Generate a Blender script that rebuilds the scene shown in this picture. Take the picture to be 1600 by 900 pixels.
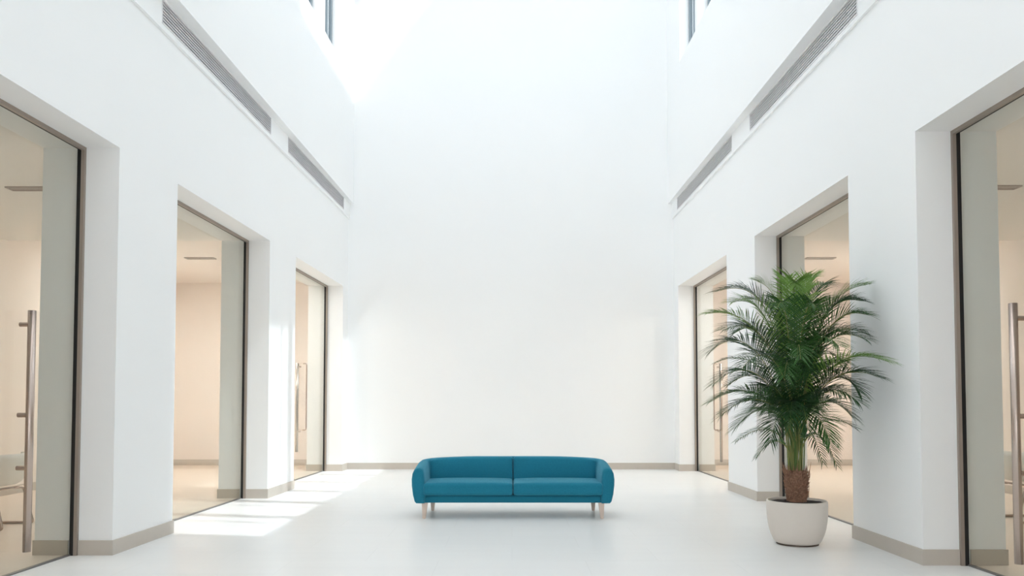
import bpy, bmesh, math, random
from mathutils import Vector, Matrix, noise

for o in list(bpy.data.objects):
    bpy.data.objects.remove(o)
S = bpy.context.scene
COL = S.collection
R = random.Random(7)

# ------------------------------------------------------------------ camera
F = 1250.0
PITCH = math.radians(2.2)
cd = bpy.data.cameras.new('camera')
cam = bpy.data.objects.new('camera', cd)
COL.objects.link(cam)
cam.location = (0, 0, 1.3)
cam.rotation_euler = (math.radians(90) + PITCH, 0, 0)
cd.sensor_width = 36
cd.lens = F / 1600 * 36
cd.shift_y = 130 / 1600
cd.clip_start = 0.05
cd.clip_end = 200
S.camera = cam

# ------------------------------------------------------------------ view
S.view_settings.view_transform = 'Standard'
S.view_settings.look = 'None'
S.view_settings.gamma = 1
S.cycles.max_bounces = 20
S.cycles.diffuse_bounces = 12
S.cycles.transparent_max_bounces = 24
S.view_settings.use_curve_mapping = False
S.view_settings.exposure = 2.35

# ------------------------------------------------------------------ sky and sun
WORLD = 1.0
SUN = 1.1
w = bpy.data.worlds.new('sky')
S.world = w
w.use_nodes = True
bg = w.node_tree.nodes['Background']
bg.inputs[0].default_value = (0.965, 0.985, 1.0, 1)
bg.inputs[1].default_value = WORLD
sd = bpy.data.lights.new('sun', 'SUN')
sd.energy = SUN
sd.angle = math.radians(0.7)
sd.color = (1.0, 0.98, 0.95)
sun = bpy.data.objects.new('sun', sd)
COL.objects.link(sun)
sun.location = (12, -2, 20)
sun.rotation_euler = Vector((-1, 0.2, -1.36)).to_track_quat('-Z', 'Y').to_euler()
ROOM_LAMP = 10.0          # strength of the unseen lamps added to light the side rooms


# ------------------------------------------------------------------ materials
def srgb(r, g, b):
    def c(v):
        v /= 255
        return v / 12.92 if v <= 0.04045 else ((v + 0.055) / 1.055) ** 2.4
    return (c(r), c(g), c(b), 1)


def mat(name, col, rough=0.6, metal=0.0, var=0.03, scale=3.0, spec=0.5, bump=0.0, bscale=200.0,
        stretch=(1, 1, 1), sheen=0.0):
    m = bpy.data.materials.new(name)
    m.use_nodes = True
    nt = m.node_tree
    p = nt.nodes['Principled BSDF']
    tc = nt.nodes.new('ShaderNodeTexCoord')
    mp = nt.nodes.new('ShaderNodeMapping')
    mp.inputs['Scale'].default_value = stretch
    nt.links.new(tc.outputs['Object'], mp.inputs['Vector'])
    n = nt.nodes.new('ShaderNodeTexNoise')
    n.inputs['Scale'].default_value = scale
    n.inputs['Detail'].default_value = 4
    nt.links.new(mp.outputs[0], n.inputs['Vector'])
    mx = nt.nodes.new('ShaderNodeMix')
    mx.data_type = 'RGBA'
    a = [c * (1 - var) for c in col[:3]] + [1]
    b = [min(1, c * (1 + var)) for c in col[:3]] + [1]
    mx.inputs[6].default_value = a
    mx.inputs[7].default_value = b
    nt.links.new(n.outputs['Fac'], mx.inputs[0])
    nt.links.new(mx.outputs[2], p.inputs['Base Color'])
    p.inputs['Roughness'].default_value = rough
    p.inputs['Metallic'].default_value = metal
    p.inputs['Specular IOR Level'].default_value = spec
    if sheen:
        p.inputs['Sheen Weight'].default_value = sheen
        p.inputs['Sheen Tint'].default_value = (0.35, 0.82, 1.0, 1)
        p.inputs['Sheen Roughness'].default_value = 0.4
    if bump:
        n2 = nt.nodes.new('ShaderNodeTexNoise')
        n2.inputs['Scale'].default_value = bscale
        n2.inputs['Detail'].default_value = 3
        nt.links.new(mp.outputs[0], n2.inputs['Vector'])
        bm_ = nt.nodes.new('ShaderNodeBump')
        bm_.inputs['Strength'].default_value = bump
        bm_.inputs['Distance'].default_value = 0.01
        nt.links.new(n2.outputs['Fac'], bm_.inputs['Height'])
        nt.links.new(bm_.outputs[0], p.inputs['Normal'])
    return m


def glass(name, tint, refl=1.0):
    """thin architectural glass: tinted transmission plus a Schlick mirror reflection"""
    m = bpy.data.materials.new(name)
    m.use_nodes = True
    nt = m.node_tree
    out = nt.nodes['Material Output']
    nt.nodes.remove(nt.nodes['Principled BSDF'])
    t = nt.nodes.new('ShaderNodeBsdfTransparent')
    t.inputs[0].default_value = tint
    g = nt.nodes.new('ShaderNodeBsdfGlossy')
    g.inputs['Roughness'].default_value = 0.0
    g.inputs[0].default_value = (0.95, 0.97, 0.96, 1)
    geo = nt.nodes.new('ShaderNodeNewGeometry')

    def mnode(op, a, b=None):
        n = nt.nodes.new('ShaderNodeMath')
        n.operation = op
        for i, v in enumerate((a, b)):
            if v is None:
                continue
            if isinstance(v, (int, float)):
                n.inputs[i].default_value = v
            else:
                nt.links.new(v, n.inputs[i])
        return n.outputs[0]
    dot = nt.nodes.new('ShaderNodeVectorMath')
    dot.operation = 'DOT_PRODUCT'
    nt.links.new(geo.outputs['Normal'], dot.inputs[0])
    nt.links.new(geo.outputs['Incoming'], dot.inputs[1])
    c = mnode('ABSOLUTE', dot.outputs['Value'])
    r = mnode('POWER', mnode('SUBTRACT', 1.0, c), 5.0)
    r = mnode('MULTIPLY', mnode('ADD', mnode('MULTIPLY', r, 0.96), 0.04), refl)
    mx = nt.nodes.new('ShaderNodeMixShader')
    nt.links.new(r, mx.inputs[0])
    nt.links.new(t.outputs[0], mx.inputs[1])
    nt.links.new(g.outputs[0], mx.inputs[2])
    nt.links.new(mx.outputs[0], out.inputs[0])
    return m


def emit(name, col, strength):
    m = bpy.data.materials.new(name)
    m.use_nodes = True
    nt = m.node_tree
    nt.nodes.remove(nt.nodes['Principled BSDF'])
    e = nt.nodes.new('ShaderNodeEmission')
    e.inputs[0].default_value = col
    e.inputs[1].default_value = strength
    nt.links.new(e.outputs[0], nt.nodes['Material Output'].inputs[0])
    return m


def floor_mat(name, col, joint, rough, sx, sy, var):
    m = mat(name, col, rough=rough, var=var, scale=1.6, stretch=(0.35, 3.0, 1), spec=0.35)
    nt = m.node_tree
    p = nt.nodes['Principled BSDF']
    src = p.inputs['Base Color'].links[0].from_socket
    tc = [n for n in nt.nodes if n.type == 'TEX_COORD'][0]
    br = nt.nodes.new('ShaderNodeTexBrick')
    br.offset = 0.5
    br.inputs['Scale'].default_value = 1
    br.inputs['Brick Width'].default_value = sx
    br.inputs['Row Height'].default_value = sy
    br.inputs['Mortar Size'].default_value = 0.003
    br.inputs['Mortar Smooth'].default_value = 0.3
    br.inputs['Color1'].default_value = (0.985, 0.985, 0.985, 1)
    br.inputs['Color2'].default_value = (1, 1, 1, 1)
    br.inputs['Mortar'].default_value = (joint, joint, joint, 1)
    nt.links.new(tc.outputs['Object'], br.inputs['Vector'])
    mu = nt.nodes.new('ShaderNodeMix')
    mu.data_type = 'RGBA'
    mu.blend_type = 'MULTIPLY'
    mu.inputs[0].default_value = 1
    nt.links.new(src, mu.inputs[6])
    nt.links.new(br.outputs['Color'], mu.inputs[7])
    nt.links.new(mu.outputs[2], p.inputs['Base Color'])
    return m


M = dict(
    wall=mat('white_paint', (0.915, 0.922, 0.924, 1), rough=0.75, var=0.008, scale=0.7, spec=0.25),
    beige=mat('beige_paint', (0.86, 0.79, 0.735, 1), rough=0.8, var=0.01, scale=0.7, spec=0.2),
    roomceil=mat('room_ceiling_paint', (0.82, 0.80, 0.76, 1), rough=0.8, var=0.01, spec=0.2),
    floor=floor_mat('pale_floor_tiles', (0.84, 0.845, 0.84, 1), 0.93, 0.33, 1.2, 0.6, 0.03),
    roomfloor=floor_mat('warm_floor_boards', (0.72, 0.625, 0.535, 1), 0.93, 0.4, 1.6, 0.18, 0.05),
    base=mat('taupe_baseboard', srgb(198, 190, 180), rough=0.5, var=0.04, scale=8),
    bronze=mat('bronze_metal', srgb(158, 146, 136), rough=0.4, metal=0.2, var=0.04),
    steel=mat('brushed_bronze_steel', srgb(196, 180, 170), rough=0.26, metal=0.9, var=0.05, scale=20, stretch=(1, 1, 0.05)),
    gasket=mat('black_gasket', srgb(24, 24, 26), rough=0.5, var=0.05),
    track=mat('dark_track', srgb(128, 126, 124), rough=0.4, metal=0.5, var=0.05),
    glass=glass('door_glass', (0.90, 0.915, 0.90, 1), 0.35),
    wglass=glass('window_glass', (0.61, 0.64, 0.66, 1), 0.6),
    clear=glass('skylight_glass', (0.66, 0.662, 0.665, 1), 0.5),
    wframe=mat('grey_window_frame', srgb(128, 138, 144), rough=0.4, var=0.03),
    vent_dark=mat('vent_dark_backing', srgb(38, 37, 40), rough=0.6, var=0.05),
    vent_slat=mat('vent_grey_slat', srgb(224, 222, 224), rough=0.45, var=0.05),
    lampframe=mat('grey_diffuser_metal', srgb(175, 165, 156), rough=0.5, var=0.04),
    lamp=emit('warm_lamp_panel', (1.0, 0.97, 0.94, 1), ROOM_LAMP),
    fabric=mat('teal_wool_fabric', (0.018, 0.20, 0.30, 1), rough=0.9, var=0.14, scale=60, spec=0.15, bump=0.25, bscale=420, sheen=0.55),
    seam=mat('dark_teal_piping', (0.008, 0.095, 0.15, 1), rough=0.9, var=0.1, scale=60, spec=0.1),
    wood=mat('pale_ash_wood', srgb(226, 206, 192), rough=0.5, var=0.08, scale=14, stretch=(1, 1, 0.12)),
    pot=mat('warm_white_ceramic', srgb(226, 217, 208), rough=0.55, var=0.02, scale=9, spec=0.35),
    potbase=mat('dark_pot_foot', srgb(92, 80, 72), rough=0.7, var=0.05),
    soil=mat('dark_soil', srgb(48, 36, 30), rough=0.95, var=0.5, scale=60, bump=0.9, bscale=80),
    trunk=mat('palm_trunk_fibre', srgb(152, 116, 96), rough=0.9, var=0.7, scale=55, bump=1.0, bscale=90, spec=0.2),
    stem=mat('green_petiole', srgb(86, 112, 50), rough=0.55, var=0.2, scale=6),
    stem2=mat('yellow_green_petiole', srgb(132, 136, 74), rough=0.55, var=0.25, scale=6),
    leaf=mat('palm_leaf_deep_green', srgb(36, 74, 34), rough=0.45, var=0.3, scale=5, spec=0.35),
    leafm=mat('palm_leaf_mid_green', srgb(58, 100, 46), rough=0.45, var=0.3, scale=5, spec=0.35),
    leaf2=mat('palm_leaf_light_green', srgb(108, 146, 64), rough=0.45, var=0.25, scale=5, spec=0.35),
    shell=mat('white_chair_shell', srgb(232, 228, 222), rough=0.4, var=0.01),
)


# ------------------------------------------------------------------ mesh helpers
def link(name, bm, m, parent=None, smooth=False, kind=None):
    me = bpy.data.meshes.new(name)
    bmesh.ops.recalc_face_normals(bm, faces=bm.faces[:])
    bm.to_mesh(me)
    bm.free()
    if smooth:
        for p in me.polygons:
            p.use_smooth = len(p.vertices) <= 4
    ms = m if isinstance(m, (list, tuple)) else [m]
    for x in ms:
        me.materials.append(x)
    o = bpy.data.objects.new(name, me)
    COL.objects.link(o)
    if parent is not None:
        o.parent = parent
    if kind:
        o['kind'] = kind
    return o


def thing(name, label, cat, loc=(0, 0, 0), rz=0, group=None, kind=None):
    o = bpy.data.objects.new(name, None)
    COL.objects.link(o)
    o.location = loc
    o.rotation_euler = (0, 0, rz)
    o.empty_display_size = 0.2
    if label:
        o['label'] = label
        o['category'] = cat
    if group:
        o['group'] = group
    if kind:
        o['kind'] = kind
    return o


def hexa(bm, pts):
    v = [bm.verts.new(p) for p in pts]
    for f in ((0, 1, 2, 3), (7, 6, 5, 4), (0, 4, 5, 1), (1, 5, 6, 2), (2, 6, 7, 3), (3, 7, 4, 0)):
        bm.faces.new([v[i] for i in f])


def box(bm, x0, x1, y0, y1, z0, z1):
    hexa(bm, [(x0, y0, z0), (x1, y0, z0), (x1, y1, z0), (x0, y1, z0),
              (x0, y0, z1), (x1, y0, z1), (x1, y1, z1), (x0, y1, z1)])


def wl(side, y, t):      # lower wall plane; t grows away from the hall
    return -3.559 + 0.02358 * y - t if side < 0 else 3.372 - 0.01428 * y + t


def wu(side, y, t):      # upper wall plane, standing a little into the hall
    return wl(side, y, t - (0.17 - 0.009 * (y - 7.6)))


def sbox(bm, fn, side, y0, y1, t0, t1, z0, z1):   # box between two planes of a side wall
    a, b, c, d = (fn(side, y0, t0), y0), (fn(side, y0, t1), y0), (fn(side, y1, t1), y1), (fn(side, y1, t0), y1)
    hexa(bm, [(p[0], p[1], z0) for p in (a, b, c, d)] + [(p[0], p[1], z1) for p in (a, b, c, d)])


def tube(bm, pts, r, n=10, closed=False, caps=True):
    pts = [Vector(p) for p in pts]
    rs = r if isinstance(r, (list, tuple)) else [r] * len(pts)
    rings = []
    prev = None
    N = len(pts)
    for i, p in enumerate(pts):
        if closed:
            t = (pts[(i + 1) % N] - pts[i - 1]).normalized()
        else:
            t = (pts[min(i + 1, N - 1)] - pts[max(i - 1, 0)]).normalized()
        if prev is None:
            u = t.orthogonal().normalized()
        else:
            u = (prev - t * prev.dot(t)).normalized()
        prev = u
        v = t.cross(u)
        rings.append([bm.verts.new(p + (u * math.cos(a) + v * math.sin(a)) * rs[i])
                      for a in [2 * math.pi * k / n for k in range(n)]])
    for i in range(N if closed else N - 1):
        A, B = rings[i], rings[(i + 1) % N]
        for k in range(n):
            bm.faces.new((A[k], A[(k + 1) % n], B[(k + 1) % n], B[k]))
    if caps and not closed:
        bm.faces.new(rings[0][::-1])
        bm.faces.new(rings[-1])


def fillet(pts, r, n=5):
    pts = [Vector(p) for p in pts]
    out = [pts[0]]
    for i in range(1, len(pts) - 1):
        a, b, c = pts[i - 1], pts[i], pts[i + 1]
        u, v = (a - b), (c - b)
        rr = min(r, u.length * 0.45, v.length * 0.45)
        p, q = b + u.normalized() * rr, b + v.normalized() * rr
        for k in range(n + 1):
            s = k / n
            out.append(p * (1 - s) ** 2 + b * 2 * s * (1 - s) + q * s * s)
    out.append(pts[-1])
    return out


def lathe(bm, prof, n=48, cap0=True, cap1=True):
    rings = []
    for r, z in prof:
        rings.append([bm.verts.new((r * math.cos(2 * math.pi * k / n), r * math.sin(2 * math.pi * k / n), z)) for k in range(n)])
    for A, B in zip(rings, rings[1:]):
        for k in range(n):
            bm.faces.new((A[k], A[(k + 1) % n], B[(k + 1) % n], B[k]))
    if cap0:
        bm.faces.new(rings[0][::-1])
    if cap1:
        bm.faces.new(rings[-1])


BACK = 15.5
FRONT = -2.2
ROOF = 15.3
HEAD = 3.5
THK = 0.66
ROOM_END = 16.5
ROOM_X = 7.05
ROOM_NEAR = 1.6
SOFFIT = 5.17
DOORS = {-1: [(3.95, 6.85), (7.99, 10.85), (12.05, 15.10)],
         1: [(3.55, 6.43), (7.69, 10.55), (11.87, 15.12)]}
SIDE = {-1: 'left', 1: 'right'}

# ------------------------------------------------------------------ floor and shell
bm = bmesh.new()
hexa(bm, [(wl(-1, FRONT, .36), FRONT, -.1), (wl(1, FRONT, .36), FRONT, -.1), (wl(1, BACK, .36), BACK, -.1), (wl(-1, BACK, .36), BACK, -.1),
          (wl(-1, FRONT, .36), FRONT, 0), (wl(1, FRONT, .36), FRONT, 0), (wl(1, BACK, .36), BACK, 0), (wl(-1, BACK, .36), BACK, 0)])
link('floor', bm, M['floor'], kind='structure')
for s in (-1, 1):
    bm = bmesh.new()
    y0, y1 = ROOM_NEAR, ROOM_END
    q = [(wl(s, y0, .36), y0), (s * ROOM_X, y0), (s * ROOM_X, y1), (wl(s, y1, .36), y1)]
    hexa(bm, [(x, y, -.1) for x, y in q] + [(x, y, 0) for x, y in q])
    link('floor_side_room_' + SIDE[s], bm, M['roomfloor'], kind='structure')

bm = bmesh.new()
box(bm, wl(-1, BACK, .0), wl(1, BACK, .0), BACK, BACK + .3, 0, SOFFIT)
box(bm, wl(-1, BACK, .5), wl(1, BACK, .5), BACK, BACK + .3, SOFFIT, ROOF)
link('wall_back', bm, M['wall'], kind='structure')

for s in (-1, 1):
    # lower wall: piers, headers, spandrel
    bm = bmesh.new()
    D = DOORS[s]
    ed = [ROOM_NEAR] + [v for d in D for v in d] + [ROOM_END]
    for i in range(0, len(ed), 2):
        sbox(bm, wl, s, ed[i], ed[i + 1], 0, THK, 0, HEAD)
    sbox(bm, wl, s, FRONT, ROOM_NEAR, 0, THK, 0, HEAD)
    sbox(bm, wl, s, FRONT, ROOM_END, 0, THK, HEAD, SOFFIT)
    link('wall_' + SIDE[s], bm, M['wall'], kind='structure')
    # upper wall with the clerestory openings
    bm = bmesh.new()
    far, step, fin = 14.4, 1.3, .12
    near = far - 6 * step
    ZS, ZT = 7.5, 11.7
    sbox(bm, wu, s, FRONT, BACK, 0, .5, SOFFIT, ZS)
    sbox(bm, wu, s, FRONT, BACK, 0, .5, ZT, ROOF)
    sbox(bm, wu, s, far, BACK, 0, .5, ZS, ZT)
    sbox(bm, wu, s, FRONT, near, 0, .5, ZS, ZT)
    for k in range(1, 6):
        y = far - k * step
        sbox(bm, wu, s, y - fin / 2, y + fin / 2, 0, .5, ZS, ZT)
    link('wall_upper_' + SIDE[s], bm, M['wall'], kind='structure')
    for k in range(6):
        y1 = far - k * step - (fin / 2 if k else 0)
        y0 = far - (k + 1) * step + (fin / 2 if k < 5 else 0)
        n = 'window_%d' % (k + 1 + (6 if s > 0 else 0))
        wt = thing(n, None, None, kind='structure')
        bm = bmesh.new()
        e = .045
        t0, t1 = .18, .24
        sbox(bm, wu, s, y0, y0 + e, t0, t1, ZS, ZT)
        sbox(bm, wu, s, y1 - e, y1, t0, t1, ZS, ZT)
        sbox(bm, wu, s, y0 + e, y1 - e, t0, t1, ZS, ZS + e)
        sbox(bm, wu, s, y0 + e, y1 - e, t0, t1, ZT - e, ZT)
        ym = y1 - .36
        sbox(bm, wu, s, ym - .02, ym + .02, t0, t1, ZS + e, ZT - e)
        link('window_frame', bm, M['wframe'], wt)
        bm = bmesh.new()
        sbox(bm, wu, s, y0 + e, y1 - e, .205, .213, ZS + e, ZT - e)
        link('pane', bm, M['wglass'], wt)
    # the projecting strip that carries the air vents
    VY = [(7.52, 10.73), (11.5, 14.96)] if s < 0 else [(7.36, 10.59), (11.43, 14.99)]
    VZ0, VZ1 = 4.925, 5.155
    bm = bmesh.new()
    sbox(bm, wl, s, FRONT, BACK, -.03, 0, 4.875, VZ0)
    sbox(bm, wl, s, FRONT, BACK, -.03, 0, VZ1, SOFFIT)
    e2 = [FRONT] + [v for d in VY for v in d] + [BACK]
    for i in range(0, len(e2), 2):
        sbox(bm, wl, s, e2[i], e2[i + 1], -.03, 0, VZ0, VZ1)
    link('trim_%d' % (1 if s < 0 else 2), bm, M['wall'], kind='structure')
    # baseboards
    bm = bmesh.new()
    H = .125
    b = .012
    full = [FRONT] + [v for d in D for v in d] + [BACK]
    for i in range(0, len(full), 2):
        y0, y1 = full[i], full[i + 1]
        last = i == len(full) - 2
        sbox(bm, wl, s, y0 - b, y1 + (0 if last else b), -b, 0, 0, H)
        for (yy, a0, a1) in ((y0, y0 - b, y0), (y1, y1, y1 + b)):
            if yy in (FRONT, BACK):
                continue
            sbox(bm, wl, s, a0, a1, 0, .285, 0, H)
            sbox(bm, wl, s, a0, a1, .372, THK + b, 0, H)
    link('baseboard_' + SIDE[s], bm, M['base'], kind='structure')

    # side room
    X = s * ROOM_X
    bm = bmesh.new()
    box(bm, min(X, X + s * .2), max(X, X + s * .2), ROOM_NEAR, ROOM_END, 0, 3.9)
    link('wall_side_room_outer_' + SIDE[s], bm, M['beige'], kind='structure')
    bm = bmesh.new()
    xa, xb = sorted((X + s * .2, wl(s, ROOM_END, 0)))
    box(bm, xa, xb, ROOM_END, ROOM_END + .2, 0, 3.9)
    link('wall_side_room_end_' + SIDE[s], bm, M['beige'], kind='structure')
    bm = bmesh.new()
    xa, xb = sorted((X + s * .2, wl(s, ROOM_NEAR, THK)))
    box(bm, xa, xb, ROOM_NEAR - .2, ROOM_NEAR, 0, 3.9)
    link('wall_side_room_near_' + SIDE[s], bm, M['beige'], kind='structure')
    bm = bmesh.new()
    q = [(wl(s, ROOM_NEAR, THK), ROOM_NEAR), (X, ROOM_NEAR), (X, 11.1), (wl(s, 11.1, THK), 11.1)]
    hexa(bm, [(x, y, 3.55) for x, y in q] + [(x, y, 3.9) for x, y in q])
    link('ceiling_side_room_' + SIDE[s], bm, M['roomceil'], kind='structure')
    bm = bmesh.new()
    q = [(wl(s, 11.1, THK), 11.1), (X, 11.1), (X, ROOM_END), (wl(s, ROOM_END, THK), ROOM_END)]
    hexa(bm, [(x, y, 3.76) for x, y in q] + [(x, y, 3.9) for x, y in q])
    link('ceiling_side_room_beige_' + SIDE[s], bm, M['beige'], kind='structure')
    bm = bmesh.new()
    xa, xb = sorted((X, wl(s, ROOM_END, THK)))
    box(bm, xa, xb, ROOM_END - .012, ROOM_END, 0, .12)
    xa, xb = sorted((X, X - s * .012))
    box(bm, xa, xb, ROOM_NEAR, ROOM_END - .012, 0, .12)
    link('baseboard_side_room_' + SIDE[s], bm, M['base'], kind='structure')

bm = bmesh.new()
box(bm, wl(-1, BACK, 0) + .012, wl(1, BACK, 0) - .012, BACK - .012, BACK, 0, .125)
link('baseboard_back', bm, M['base'], kind='structure')

# roof with a long skylight and back strip, shaped to balance the light
SKX0, SKX1 = -2.9, 3.06
SKA, SKB, SKY = 1.0, 1.5, 10.5
bm = bmesh.new()
box(bm, -4.2, SKX0, FRONT, BACK + .3, ROOF, ROOF + .25)
box(bm, SKX1, 4.2, FRONT, BACK + .3, ROOF, ROOF + .25)
box(bm, SKA, SKX1, FRONT, SKY, ROOF, ROOF + .25)
box(bm, SKX0, SKB, SKY, BACK + .3, ROOF, ROOF + .25)
link('ceiling', bm, M['wall'], kind='structure')
for nm, x0, x1, y0, y1, nb in (('window_13', SKX0, SKA, FRONT, SKY, 8), ('window_15', SKB, SKX1, SKY, BACK, 3)):
    wt = thing(nm, None, None, kind='structure')
    bm = bmesh.new()
    for k in range(1, nb):
        y = y0 + (y1 - y0) * k / nb
        box(bm, x0, x1, y - .04, y + .04, ROOF + .05, ROOF + .2)
    link('window_frame', bm, M['wall'], wt)
    bm = bmesh.new()
    box(bm, x0, x1, y0, y1, ROOF + .22, ROOF + .23)
    link('pane', bm, M['clear'], wt)

# white front wall over an unseen lobby passage added to balance the light
bm = bmesh.new()
box(bm, wl(-1, FRONT, .5), wl(1, FRONT, .5), FRONT - .3, FRONT, 4.0, ROOF)
link('wall_front', bm, M['wall'], kind='structure')
bm = bmesh.new()
xl, xr = wl(-1, FRONT, .36), wl(1, FRONT, .36)
box(bm, xl, xr, FRONT - 4, FRONT, -.1, 0)
link('floor_lobby', bm, M['floor'], kind='structure')
bm = bmesh.new()
box(bm, xl - .2, xl, FRONT - 4, FRONT, 0, 4.0)
box(bm, xr, xr + .2, FRONT - 4, FRONT, 0, 4.0)
link('wall_lobby', bm, M['roomceil'], kind='structure')
bm = bmesh.new()
box(bm, xl - .2, xr + .2, FRONT - 4.2, FRONT - .3, 4.0, 4.2)
link('ceiling_lobby', bm, M['roomceil'], kind='structure')
wt = thing('window_14', None, None, kind='structure')     # unseen glazing added at the lobby end to brighten the lower hall
bm = bmesh.new()
for k in range(6):
    x = xl + .04 + (xr - xl - .08) * k / 5
    box(bm, x - .04, x + .04, FRONT - 4.1, FRONT - 4, 0, 4.0)
link('window_frame', bm, M['wframe'], wt)
bm = bmesh.new()
box(bm, xl, xr, FRONT - 4.06, FRONT - 4.05, 0, 4.0)
link('pane', bm, M['clear'], wt)


# ------------------------------------------------------------------ glass doors
GT = .352     # depth of the glass behind the wall face


def pull(parent, s, y, z0, z1, t, r, posts, t_to, name='door_handle'):
    bm = bmesh.new()
    tube(bm, [(wl(s, y, t), y, z0), (wl(s, y, t), y, z1)], r, 18)
    h = link(name, bm, M['steel'], parent, smooth=True)
    for z in posts:
        bm = bmesh.new()
        tube(bm, [(wl(s, y, t), y, z), (wl(s, y, t_to), y, z)], r * .62, 10)
        link('standoff', bm, M['steel'], h)
    return h


n = 0
for s in (-1, 1):
    for i, (y0, y1) in enumerate(DOORS[s]):
        n += 1
        d = thing('door_%d' % n, None, None, kind='structure')
        bm = bmesh.new()
        e = .03
        sbox(bm, wl, s, y0, y0 + e, .287, .316, 0, HEAD)
        sbox(bm, wl, s, y1 - e, y1, .287, .316, 0, HEAD)
        sbox(bm, wl, s, y0 + e, y1 - e, .287, .316, HEAD - e, HEAD)
        link('frame', bm, M['bronze'], d)
        bm = bmesh.new()
        sbox(bm, wl, s, y0, y0 + e, .316, .348, 0, HEAD)
        sbox(bm, wl, s, y1 - e, y1, .316, .348, 0, HEAD)
        sbox(bm, wl, s, y0 + e, y1 - e, .316, .348, HEAD - e * .7, HEAD)
        link('gasket', bm, M['gasket'], d)
        bm = bmesh.new()
        sbox(bm, wl, s, y0 + e, y1 - e, .337, .367, 0, .012)
        link('track', bm, M['track'], d)
        bm = bmesh.new()
        sbox(bm, wl, s, y0 + .004, y1 - .004, .349, .359, .012, HEAD)
        link('glass_pane', bm, M['glass'], d)
        if i == 0:
            y = 6.108 if s < 0 else 5.653
            pull(d, s, y, .165, 2.0, .262, .029, (1.893, 1.2, .797), GT)
        if i == 2:
            # long bar on the room side, slim bow handle on the hall side
            y = 13.62 if s < 0 else 13.78
            pull(d, s, y, .45 if s < 0 else .27, 1.96, .42, .024, (1.9, .80), GT + .005)
            yb_ = y + (.09 if s < 0 else -.06)
            bm = bmesh.new()
            tube(bm, fillet([(wl(s, yb_, GT - .003), yb_, .82), (wl(s, yb_, .285), yb_, .82),
                             (wl(s, yb_, .285), yb_, 1.96), (wl(s, yb_, GT - .003), yb_, 1.96)], .04), .011, 10)
            link('bow_handle', bm, M['steel'], d, smooth=True)

# ------------------------------------------------------------------ air vents
for s in (-1, 1):
    VY = [(7.52, 10.73), (11.5, 14.96)] if s < 0 else [(7.36, 10.59), (11.43, 14.99)]
    for i, (y0, y1) in enumerate(VY):
        lab = ('%s grey slatted air vent high on the %s wall, %s' %
               (('long', 'shorter-looking')[i], SIDE[s], ('above the middle glass door', 'next to the back wall')[i]))
        ym = (y0 + y1) / 2
        x0 = wl(s, ym, 0)
        v = thing('air_vent', lab, 'vent', (x0, ym, 4.925), group='air vents under the upper walls')

        def L(fn_y0, fn_y1, t0, t1, z0, z1, bm):
            a = [(wl(s, yy, tt) - x0, yy - ym) for yy, tt in ((fn_y0, t0), (fn_y0, t1), (fn_y1, t1), (fn_y1, t0))]
            hexa(bm, [(x, y, z0 - 4.925) for x, y in a] + [(x, y, z1 - 4.925) for x, y in a])
        bm = bmesh.new()
        L(y0, y1, -.006, 0, 4.925, 5.155, bm)
        link('backing', bm, M['vent_dark'], v)
        bm = bmesh.new()
        f = .009
        L(y0, y0 + f, -.036, -.006, 4.925, 5.155, bm)
        L(y1 - f, y1, -.036, -.006, 4.925, 5.155, bm)
        L(y0 + f, y1 - f, -.036, -.006, 4.925, 4.925 + f, bm)
        L(y0 + f, y1 - f, -.036, -.006, 5.155 - f, 5.155, bm)
        link('frame', bm, M['vent_slat'], v)
        bm = bmesh.new()
        K = 7
        for k in range(K):
            z = 4.934 + (k + .5) * .212 / K
            L(y0 + f, y1 - f, -.024, -.006, z - .0055, z + .0055, bm)
        link('louvres', bm, M['vent_slat'], v)

# ------------------------------------------------------------------ things in the side room ceilings
def diffuser(x, y, z, lab):
    d = thing('ceiling_diffuser', lab, 'air diffuser', (x, y, z), group='slot diffusers in the side room ceilings')
    bm = bmesh.new()
    wx, wy = .25, .075
    box(bm, -wx, wx, -wy, -wy + .03, -.015, 0)
    box(bm, -wx, wx, wy - .03, wy, -.015, 0)
    box(bm, -wx, -wx + .02, -wy + .03, wy - .03, -.015, 0)
    box(bm, wx - .02, wx, -wy + .03, wy - .03, -.015, 0)
    link('frame', bm, M['lampframe'], d)
    bm = bmesh.new()
    box(bm, -wx + .02, wx - .02, -.012, .012, -.012, 0)
    link('slot_bar', bm, M['lampframe'], d)


diffuser(-5.33, 13.6, 3.76, 'thin grey slot diffuser in the beige ceiling behind the middle left door')
diffuser(5.27, 13.6, 3.76, 'thin grey slot diffuser in the beige ceiling behind the middle right door')
diffuser(-5.05, 8.35, 3.55, 'thin grey slot diffuser in the ceiling behind the nearest left door')
diffuser(5.05, 8.3, 3.55, 'thin grey slot diffuser in the ceiling behind the nearest right door')

k = 0
for s in (-1, 1):  # lamps added out of view to brighten the side rooms
    for (x, y, z, r, where) in ((5.05, 6.95, 3.55, .21, 'nearest the front'), (4.5, 13.8, 3.76, .25, 'by the hall wall'), (6.5, 13.4, 3.76, .38, 'by the outer wall')):
        d = thing('ceiling_light', 'white square ceiling light %s of the %s side room' % (where, SIDE[s]), 'ceiling light',
                  (s * x, y, z), group='ceiling lights of the side rooms')
        bm = bmesh.new()
        box(bm, -r, r, -r, -r + .02, -.03, 0)
        box(bm, -r, r, r - .02, r, -.03, 0)
        box(bm, -r, -r + .02, -r + .02, r - .02, -.03, 0)
        box(bm, r - .02, r, -r + .02, r - .02, -.03, 0)
        link('frame', bm, M['shell'], d)
        bm = bmesh.new()
        box(bm, -r + .02, r - .02, -r + .02, r - .02, -.024, -.01)
        link('lamp_panel', bm, M['lamp'], d)

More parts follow.
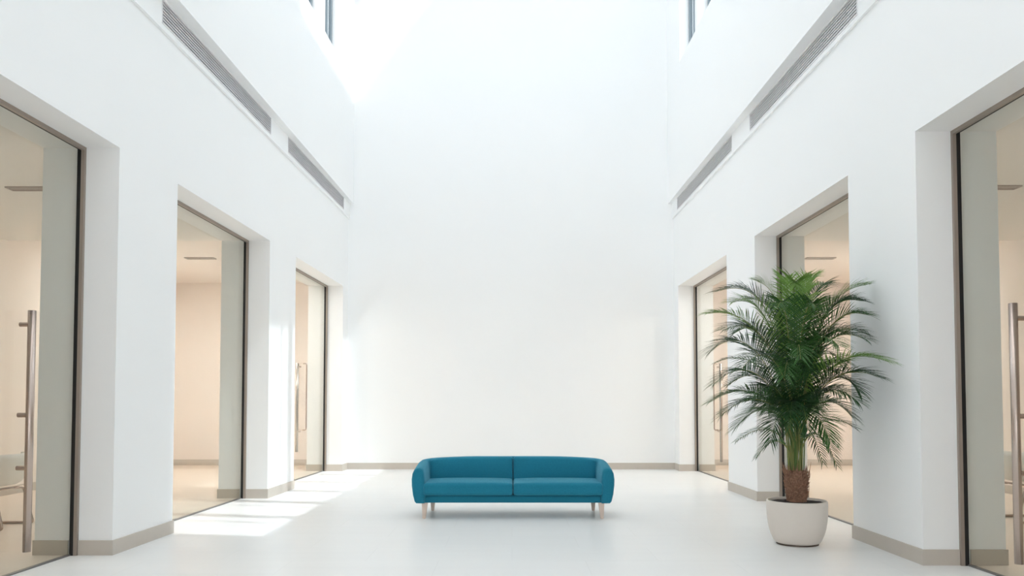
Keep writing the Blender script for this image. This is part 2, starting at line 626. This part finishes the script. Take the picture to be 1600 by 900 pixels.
# ------------------------------------------------------------------ sofa
sofa = thing('sofa', 'long teal blue two-cushion sofa standing in the middle of the hall floor', 'sofa', (0.012, 8.9, 0))
DEP = .84


def upath():
    pts = []
    hw, rc = 1.035, .20
    for k in range(7):
        pts.append((-hw, .03 + (DEP - .12 - rc - .03) * k / 6))
    for k in range(1, 9):
        a = math.pi - (math.pi / 2) * k / 8
        pts.append((-hw + rc + rc * math.cos(a), DEP - .12 - rc + rc * math.sin(a)))
    m_ = [(-hw + rc + (2 * (hw - rc)) * k / 12, DEP - .12) for k in range(1, 12)]
    right = [(-x, y) for x, y in pts[::-1]]
    return pts + m_ + right


P = upath()
NP = len(P)
# profile of the arm and back: (outward offset, height fraction)
PROF = [(-.050, 0), (.0, -.002), (.040, .0), (.058, .05), (.078, .25), (.090, .5), (.092, .68), (.084, .84), (.064, .95), (.034, 1.0), (.002, 1.0), (-.024, .975), (-.038, .92), (-.046, .8), (-.056, .5), (-.060, .2)]
bm = bmesh.new()
rings = []
ln = [0]
for a, b in zip(P, P[1:]):
    ln.append(ln[-1] + math.hypot(b[0] - a[0], b[1] - a[1]))
tot = ln[-1]


def ring(i, inset=0.0, shift=0.0):
    a, b = P[max(i - 1, 0)], P[min(i + 1, NP - 1)]
    tx, ty = b[0] - a[0], b[1] - a[1]
    l = math.hypot(tx, ty)
    tx, ty = tx / l, ty / l
    nx, ny = -ty, tx          # outward (left of travel direction)
    e = min(ln[i], tot - ln[i])
    top = .565 + .085 * (1 - (1 - min(1, e / 1.25)) ** 1.8)
    z0 = .175
    out = []
    for off, hf in PROF:
        z = z0 + (top - z0) * hf
        zc, oc = z0 + (top - z0) * .5, .018
        o2 = oc + (off - oc) * (1 - inset)
        z2 = zc + (z - zc) * (1 - inset * .28)
        out.append((P[i][0] + nx * o2 - (tx * shift), P[i][1] + ny * o2 - ty * shift, z2))
    return out


seq = [(0, .55, .030), (0, .25, .026), (0, .08, .013), (0, 0, 0)]
seq += [(i, 0, 0) for i in range(1, NP - 1)]
seq += [(NP - 1, 0, 0), (NP - 1, .08, -.013), (NP - 1, .25, -.026), (NP - 1, .55, -.030)]
for (i, ins, sh) in seq:
    rings.append([bm.verts.new(p) for p in ring(i, ins, sh)])
m_ = len(PROF)
for A, B in zip(rings, rings[1:]):
    for k in range(m_):
        bm.faces.new((A[k], A[(k + 1) % m_], B[(k + 1) % m_], B[k]))
bm.faces.new(rings[0][::-1])
bm.faces.new(rings[-1])
o = link('arm_and_back_shell', bm, M['fabric'], sofa, smooth=True)

bm = bmesh.new()
box(bm, -1.03, 1.03, .05, .70, .178, .262)
bmesh.ops.bevel(bm, geom=bm.edges[:], offset=.012, segments=3, affect='EDGES')
link('seat_base', bm, M['fabric'], sofa, smooth=False)


def cushion(name, x0, x1, y0, y1, z0, z1, r, crown, axis, tilt=0.0, curve=None):
    """rounded box with a soft crown on one face"""
    bm = bmesh.new()
    lo, hi = (x0, y0, z0), (x1, y1, z1)

    def samples(a, b, n):
        q = [a + r * (1 - math.cos(k / 5 * math.pi / 2)) ** .8 for k in range(5)]
        m_ = [a + r + (b - a - 2 * r) * k / n for k in range(n + 1)]
        return q + m_ + [a + b - v for v in q[::-1]]
    G = [samples(lo[i], hi[i], n) for i, n in ((0, 16), (1, 8), (2, 5))]
    cache = {}

    def vert(p):
        key = tuple(round(c, 6) for c in p)
        if key in cache:
            return cache[key]
        inn = [min(max(p[i], lo[i] + r), hi[i] - r) for i in range(3)]
        d = Vector([p[i] - inn[i] for i in range(3)])
        q = Vector(inn) + (d.normalized() * r if d.length > 1e-9 else d)
        u = (q.x - (x0 + x1) / 2) / (x1 - x0) * 2
        a = (q.y - (y0 + y1) / 2) / (y1 - y0) * 2
        b = (q.z - (z0 + z1) / 2) / (z1 - z0) * 2
        fx = max(0, 1 - abs(u) ** 4)
        if axis == 'z':
            q.z += crown * fx * max(0, 1 - abs(a) ** 3) * max(0, b)
        else:
            q.y -= crown * fx * max(0, 1 - abs(b) ** 3) * max(0, -a)
        if tilt:
            q.y += tilt * (q.z - z0)
        if curve:
            q.z += curve(q.x) * (b * .5 + .5)
        cache[key] = bm.verts.new(q)
        return cache[key]
    for ax in range(3):
        i, j = [(1, 2), (0, 2), (0, 1)][ax]
        for val in (lo[ax], hi[ax]):
            for p in range(len(G[i]) - 1):
                for q in range(len(G[j]) - 1):
                    c = []
                    for (pp, qq) in ((p, q), (p + 1, q), (p + 1, q + 1), (p, q + 1)):
                        w_ = [0, 0, 0]
                        w_[ax], w_[i], w_[j] = val, G[i][pp], G[j][qq]
                        c.append(vert(w_))
                    if len(set(c)) == 4:
                        bm.faces.new(c)
    return link(name, bm, M['fabric'], sofa, smooth=True)


for sx in (-1, 1):
    xs = sorted((sx * .003, sx * .995))
    cushion('seat_cushion', xs[0], xs[1], -.014, .60, .264, .400, .032, .022, 'z')
    xs = sorted((sx * .003, sx * .985))
    cushion('back_cushion', xs[0], xs[1], .555, .70, .36, .652, .034, .02, 'y', tilt=.14,
            curve=lambda x: -.030 * (abs(x) / .96) ** 5)
# legs: flat tapered blades
for (lx, ly, nm, sg) in ((-.985, .09, 'leg', -1), (.985, .09, 'leg', 1), (-.955, .70, 'leg', -1), (.955, .70, 'leg', 1)):
    bm = bmesh.new()
    hw0, hd0, hw1, hd1 = .033, .030, .017, .016
    dx = 0.006 * sg
    back = .03 if ly > .4 else -.015
    top = [(lx - hw0, ly - hd0, .18), (lx + hw0, ly - hd0, .18), (lx + hw0, ly + hd0, .18), (lx - hw0, ly + hd0, .18)]
    bot = [(lx + dx - hw1, ly + back - hd1, 0), (lx + dx + hw1, ly + back - hd1, 0), (lx + dx + hw1, ly + back + hd1, 0), (lx + dx - hw1, ly + back + hd1, 0)]
    hexa(bm, bot + top)
    bmesh.ops.bevel(bm, geom=bm.edges[:], offset=.005, segments=2, affect='EDGES')
    link('leg', bm, M['wood'], sofa)

# ------------------------------------------------------------------ potted palm
palm = thing('potted_palm', 'tall green feathery palm in a round off-white pot by the right wall', 'plant', (2.62, 7.40, 0))
bm = bmesh.new()
prof = [(.176, .012), (.192, .016), (.212, .04), (.234, .09), (.251, .15), (.262, .22), (.2685, .30), (.270, .36), (.268, .392), (.264, .399), (.257, .399), (.253, .392), (.250, .35), (.2, .33)]
lathe(bm, prof, 64)
link('pot', bm, M['pot'], palm, smooth=True)
bm = bmesh.new()
lathe(bm, [(.178, 0), (.186, 0), (.186, .012), (.178, .012)], 48)
link('pot_foot', bm, M['potbase'], palm)
bm = bmesh.new()
lathe(bm, [(.251, .35), (.249, .376), (.18, .384), (.09, .388), (.02, .39)], 48)
for v in bm.verts:
    v.co.z += .006 * noise.noise(v.co * 40)
link('soil', bm, M['soil'], palm, smooth=True)
# fibrous trunk with old leaf bases
bm = bmesh.new()
NZ, NA = 26, 44
rr = []
for i in range(NZ):
    f = i / (NZ - 1)
    z = .37 + f * .30
    r0 = .084 + .020 * f - .03 * max(0, f - .8) * 3
    row = []
    for k in range(NA):
        a = 2 * math.pi * k / NA
        p = Vector((math.cos(a), math.sin(a), 0)) * r0 + Vector((0, 0, z))
        d = noise.noise(p * 45) * .010 + noise.noise(p * 110) * .006
        row.append(bm.verts.new(p + Vector((math.cos(a), math.sin(a), 0)) * d))
    rr.append(row)
for A, B in zip(rr, rr[1:]):
    for k in range(NA):
        bm.faces.new((A[k], A[(k + 1) % NA], B[(k + 1) % NA], B[k]))
bm.faces.new(rr[-1])
for k in range(270):
    a = R.uniform(0, 2 * math.pi)
    f = R.random() ** .7
    z = .40 + f * .25
    r0 = .086 + .02 * f
    d = Vector((math.cos(a), math.sin(a), 0))
    sd_ = Vector((-math.sin(a), math.cos(a), 0))
    c = d * r0 + Vector((0, 0, z))
    wv, h = R.uniform(.006, .012), R.uniform(.02, .05) + (R.uniform(0, .10) if f > .8 else 0)
    tip = c + d * R.uniform(.012, .028) + Vector((0, 0, h)) + sd_ * R.uniform(-.01, .01)
    q = [bm.verts.new(c - sd_ * wv), bm.verts.new(c + sd_ * wv), bm.verts.new(c + d * .012 + Vector((0, 0, h * .3))), bm.verts.new(tip)]
    bm.faces.new((q[0], q[2], q[3]))
    bm.faces.new((q[2], q[1], q[3]))
    bm.faces.new((q[0], q[1], q[2]))
link('trunk', bm, M['trunk'], palm)

UP = Vector((0, 0, 1))


def bez(p, t):
    a, b, c, d = p
    s = 1 - t
    return a * s ** 3 + b * 3 * s * s * t + c * 3 * s * t * t + d * t ** 3


def frond(tip, apex, light, Lmax=.30, u0=.30, pairs=34):
    tip, apex = Vector(tip), Vector(apex)
    h = Vector((tip.x, tip.y, 0))
    d = h.normalized() if h.length > .05 else Vector((0, -1, 0))
    p0 = d * R.uniform(.01, .055) + Vector((R.uniform(-.03, .03), R.uniform(-.03, .03), R.uniform(.56, .66)))
    p1 = p0 + Vector((apex.x * .06, apex.y * .06, (apex.z - p0.z) * .78))
    apex = Vector((apex.x * .88, apex.y * .88, apex.z))
    pts = (p0, p1, apex, tip)
    bm = bmesh.new()
    N = 22
    cl = [bez(pts, i / N) for i in range(N + 1)]
    tube(bm, cl, [.0058 * (1 - .75 * i / N) for i in range(N + 1)], 6)
    for f in bm.faces:
        f.material_index = 0
    length = sum((b - a).length for a, b in zip(cl, cl[1:]))
    roll = R.uniform(-.25, .25)
    for k in range(pairs):
        f = (k + .5) / pairs
        u = u0 + (1 - u0) * f
        c = bez(pts, u)
        t = (bez(pts, min(1, u + .01)) - bez(pts, u - .01)).normalized()
        side = t.cross(UP)
        if side.length < .15:
            side = t.cross(Vector((0, -1, .3)))
        side.normalize()
        nrm = side.cross(t).normalized()
        side = (side * math.cos(roll) + nrm * math.sin(roll)).normalized()
        nrm = side.cross(t).normalized()
        if nrm.z < 0:
            nrm = -nrm
        prof_ = min(1, .35 + f * 3.2) * (1 - .62 * f ** 2.2)
        for sg in (-1, 1):
            L = Lmax * prof_ * R.uniform(.88, 1.1)
            ang = math.radians(54 - 28 * f + R.uniform(-5, 5))
            dirv = (t * math.cos(ang) + side * sg * math.sin(ang) + nrm * .28).normalized()
            wd = R.uniform(.0042, .0064) * (1 - .25 * f)
            wdir = (dirv.cross(nrm)).normalized()
            droop = R.uniform(.18, .42) * L
            rows = []
            for (q, ww) in ((0, .5), (.3, 1.0), (.65, .8), (1, .0)):
                p = c + dirv * L * q - UP * droop * q * q
                p.x = min(p.x, wl(1, p.y + 7.4, 0) - 2.62 - .03 - .01 * q)
                if ww:
                    rows.append((bm.verts.new(p - wdir * wd * ww), bm.verts.new(p + UP * -.002 * ww), bm.verts.new(p + wdir * wd * ww)))
                else:
                    rows.append((bm.verts.new(p),))
            fs = []
            for A, B in zip(rows, rows[1:]):
                if len(B) == 3:
                    fs.append(bm.faces.new((A[0], A[1], B[1], B[0])))
                    fs.append(bm.faces.new((A[1], A[2], B[2], B[1])))
                else:
                    fs.append(bm.faces.new((A[0], A[1], B[0])))
                    fs.append(bm.faces.new((A[1], A[2], B[0])))
            for x in fs:
                x.material_index = 1
    link('frond', bm, [R.choice((M['stem'], M['stem2'])), M['leaf2'] if light else R.choice((M['leaf'], M['leaf'], M['leafm']))], palm)


FR = [(-0.73, -0.15, 2.31, -0.35, -0.08, 2.46), (-0.88, -0.35, 2.08, -0.51, -0.19, 2.17), (-0.85, -0.30, 1.75, -0.59, -0.17, 2.04),
      (-0.30, 0.10, 2.43, -0.13, 0.05, 2.37), (-0.30, 0.35, 2.30, -0.09, 0.19, 2.26), (-0.11, -0.35, 2.33, -0.07, -0.19, 2.53),
      (0.20, 0.10, 2.46, 0.11, 0.05, 2.43), (-0.01, 0.25, 2.48, -0.00, 0.14, 2.44), (0.43, 0.30, 2.43, 0.24, 0.17, 2.44),
      (0.56, -0.25, 2.35, 0.30, -0.14, 2.33), (0.56, 0.10, 2.26, 0.33, 0.07, 2.26), (0.46, -0.45, 2.06, 0.31, -0.25, 2.18),
      (0.54, -0.20, 1.92, 0.34, -0.11, 2.08), (0.46, -0.85, 1.63, 0.27, -0.47, 1.82), (0.49, -0.60, 1.51, 0.33, -0.33, 1.68),
      (0.44, -0.35, 1.39, 0.38, -0.19, 1.69), (-0.75, -0.10, 1.66, -0.47, -0.05, 1.82), (-0.89, -0.55, 1.45, -0.57, -0.30, 1.77),
      (-0.46, 0.30, 1.97, -0.25, 0.17, 2.14), (-0.87, -0.35, 1.30, -0.51, -0.19, 1.55), (-0.83, -0.55, 1.18, -0.49, -0.30, 1.49),
      (-0.64, -0.30, 1.07, -0.36, -0.17, 1.40), (-0.27, -0.62, 1.08, -0.15, -0.34, 1.51), (-0.11, -0.60, 1.06, -0.06, -0.33, 1.46),
      (-0.41, -0.55, 0.96, -0.26, -0.30, 1.40), (0.57, 0.35, 1.36, 0.33, 0.19, 1.53), (0.32, -0.45, 1.18, 0.21, -0.25, 1.46),
      (0.12, -0.50, 0.96, 0.09, -0.28, 1.37), (0.42, -0.30, 1.07, 0.27, -0.17, 1.23), (0.21, -0.40, 0.74, 0.19, -0.22, 1.17),
      (-0.64, -0.30, 0.95, -0.34, -0.17, 1.17), (-0.43, -0.20, 0.80, -0.26, -0.11, 1.06), (0.05, -0.50, 0.78, 0.06, -0.28, 1.17),
      (-0.51, 0.35, 1.47, -0.28, 0.19, 1.71), (0.58, 0.30, 1.63, 0.33, 0.18, 1.81), (-0.13, 0.40, 1.23, -0.09, 0.22, 1.53),
      (0.39, 0.45, 1.22, 0.23, 0.25, 1.53), (-0.32, -0.50, 2.12, -0.19, -0.28, 2.35), (0.01, -0.50, 2.12, 0.03, -0.28, 2.32),
      (-0.66, -0.60, 1.59, -0.38, -0.33, 1.91), (0.16, -0.60, 1.78, 0.10, -0.33, 2.03), (-0.20, -0.70, 1.66, -0.10, -0.38, 2.02),
      (-0.32, -0.65, 1.51, -0.19, -0.36, 1.85), (-0.31, 0.20, 1.26, -0.19, 0.11, 1.53),
      (-0.62, -0.20, 2.20, -0.33, -0.10, 2.30), (-0.76, -0.42, 1.93, -0.42, -0.22, 2.10), (0.48, -0.30, 2.20, 0.27, -0.15, 2.30),
      (0.40, -0.55, 1.84, 0.25, -0.30, 2.02), (-0.58, -0.60, 1.33, -0.34, -0.33, 1.60), (0.34, -0.55, 1.30, 0.22, -0.30, 1.56)]
LIGHT = {1, 3, 5, 6, 7, 9, 13, 44}
SPARSE = {30: .15, 31: .14, 28: .2, 29: .18, 32: .18, 16: .2}
for i, f in enumerate(FR):
    frond(f[:3], f[3:], i in LIGHT, Lmax=SPARSE.get(i, .37 if f[2] > 1.5 else .31), u0=.42 if f[2] < 1.5 else .34,
          pairs=22 if i in SPARSE else 46)
for i in range(7):
    a = R.uniform(0, 2 * math.pi)
    rad = R.uniform(.18, .42)
    z = R.uniform(1.25, 2.15)
    tip = (rad * math.cos(a), rad * math.sin(a) - .12, z)
    frond(tip, (tip[0] * .45, tip[1] * .45, z + R.uniform(.1, .28)), False, Lmax=.34, u0=.3, pairs=40)

# ------------------------------------------------------------------ tub chairs glimpsed in the side rooms
def chair(lab, loc, rz):
    c = thing('tub_chair', lab, 'chair', loc, rz, group='white shell chairs in the side rooms')
    bm = bmesh.new()
    NU, NV = 22, 20
    g = []
    for j in range(NV + 1):
        v = j / NV
        if v < .55:
            q = v / .55
            y, z = .30 - .50 * q, .435 - .02 * math.sin(math.pi * q)
            lift = .20 * q ** 1.2
        else:
            q = (v - .55) / .45
            y, z = -.20 - .14 * math.sin(q * math.pi / 2), .435 + .33 * (q ** 1.4)
            lift = .20 * (1 - q) ** 1.0
        hw = .30 + .03 * math.sin(math.pi * v)
        row = []
        for i in range(NU + 1):
            u = -1 + 2 * i / NU
            zz = z + lift * abs(u) ** 3.0
            yy = y + (.20 * abs(u) ** 2.5 if v >= .55 else .20 * abs(u) ** 2.5 * (v / .55) ** 2)
            xx = hw * math.sin(u * math.pi / 2) if abs(u) < 1 else hw * u
            row.append(bm.verts.new((xx, yy, zz)))
        g.append(row)
    for j in range(NV):
        for i in range(NU):
            bm.faces.new((g[j][i], g[j][i + 1], g[j + 1][i + 1], g[j + 1][i]))
    sh = link('shell', bm, M['shell'], c, smooth=True)
    md = sh.modifiers.new('thickness', 'SOLIDIFY')
    md.thickness = .022
    for sx in (-1, 1):
        x = sx * .24
        bm = bmesh.new()
        tube(bm, fillet([(x * .6, .16, .395), (x, .20, .395), (x * 1.08, .27, .014), (x * 1.08, -.30, .014), (x, -.20, .395), (x * .6, -.16, .395)], .035), .014, 10)
        link('sled_leg', bm, M['steel'], c, smooth=True)
    bm = bmesh.new()
    tube(bm, [(-.16, .16, .398), (.16, .16, .398)], .011, 10)
    link('cross_bar', bm, M['steel'], c)
    bm = bmesh.new()
    tube(bm, [(-.16, -.16, .398), (.16, -.16, .398)], .011, 10)
    link('cross_bar', bm, M['steel'], c)
    return c


chair('white shell chair with bronze sled base in the left side room', (-5.42, 8.35, 0), math.radians(90))
chair('white shell chair with bronze sled base in the right side room', (5.70, 8.85, 0), math.radians(-90))
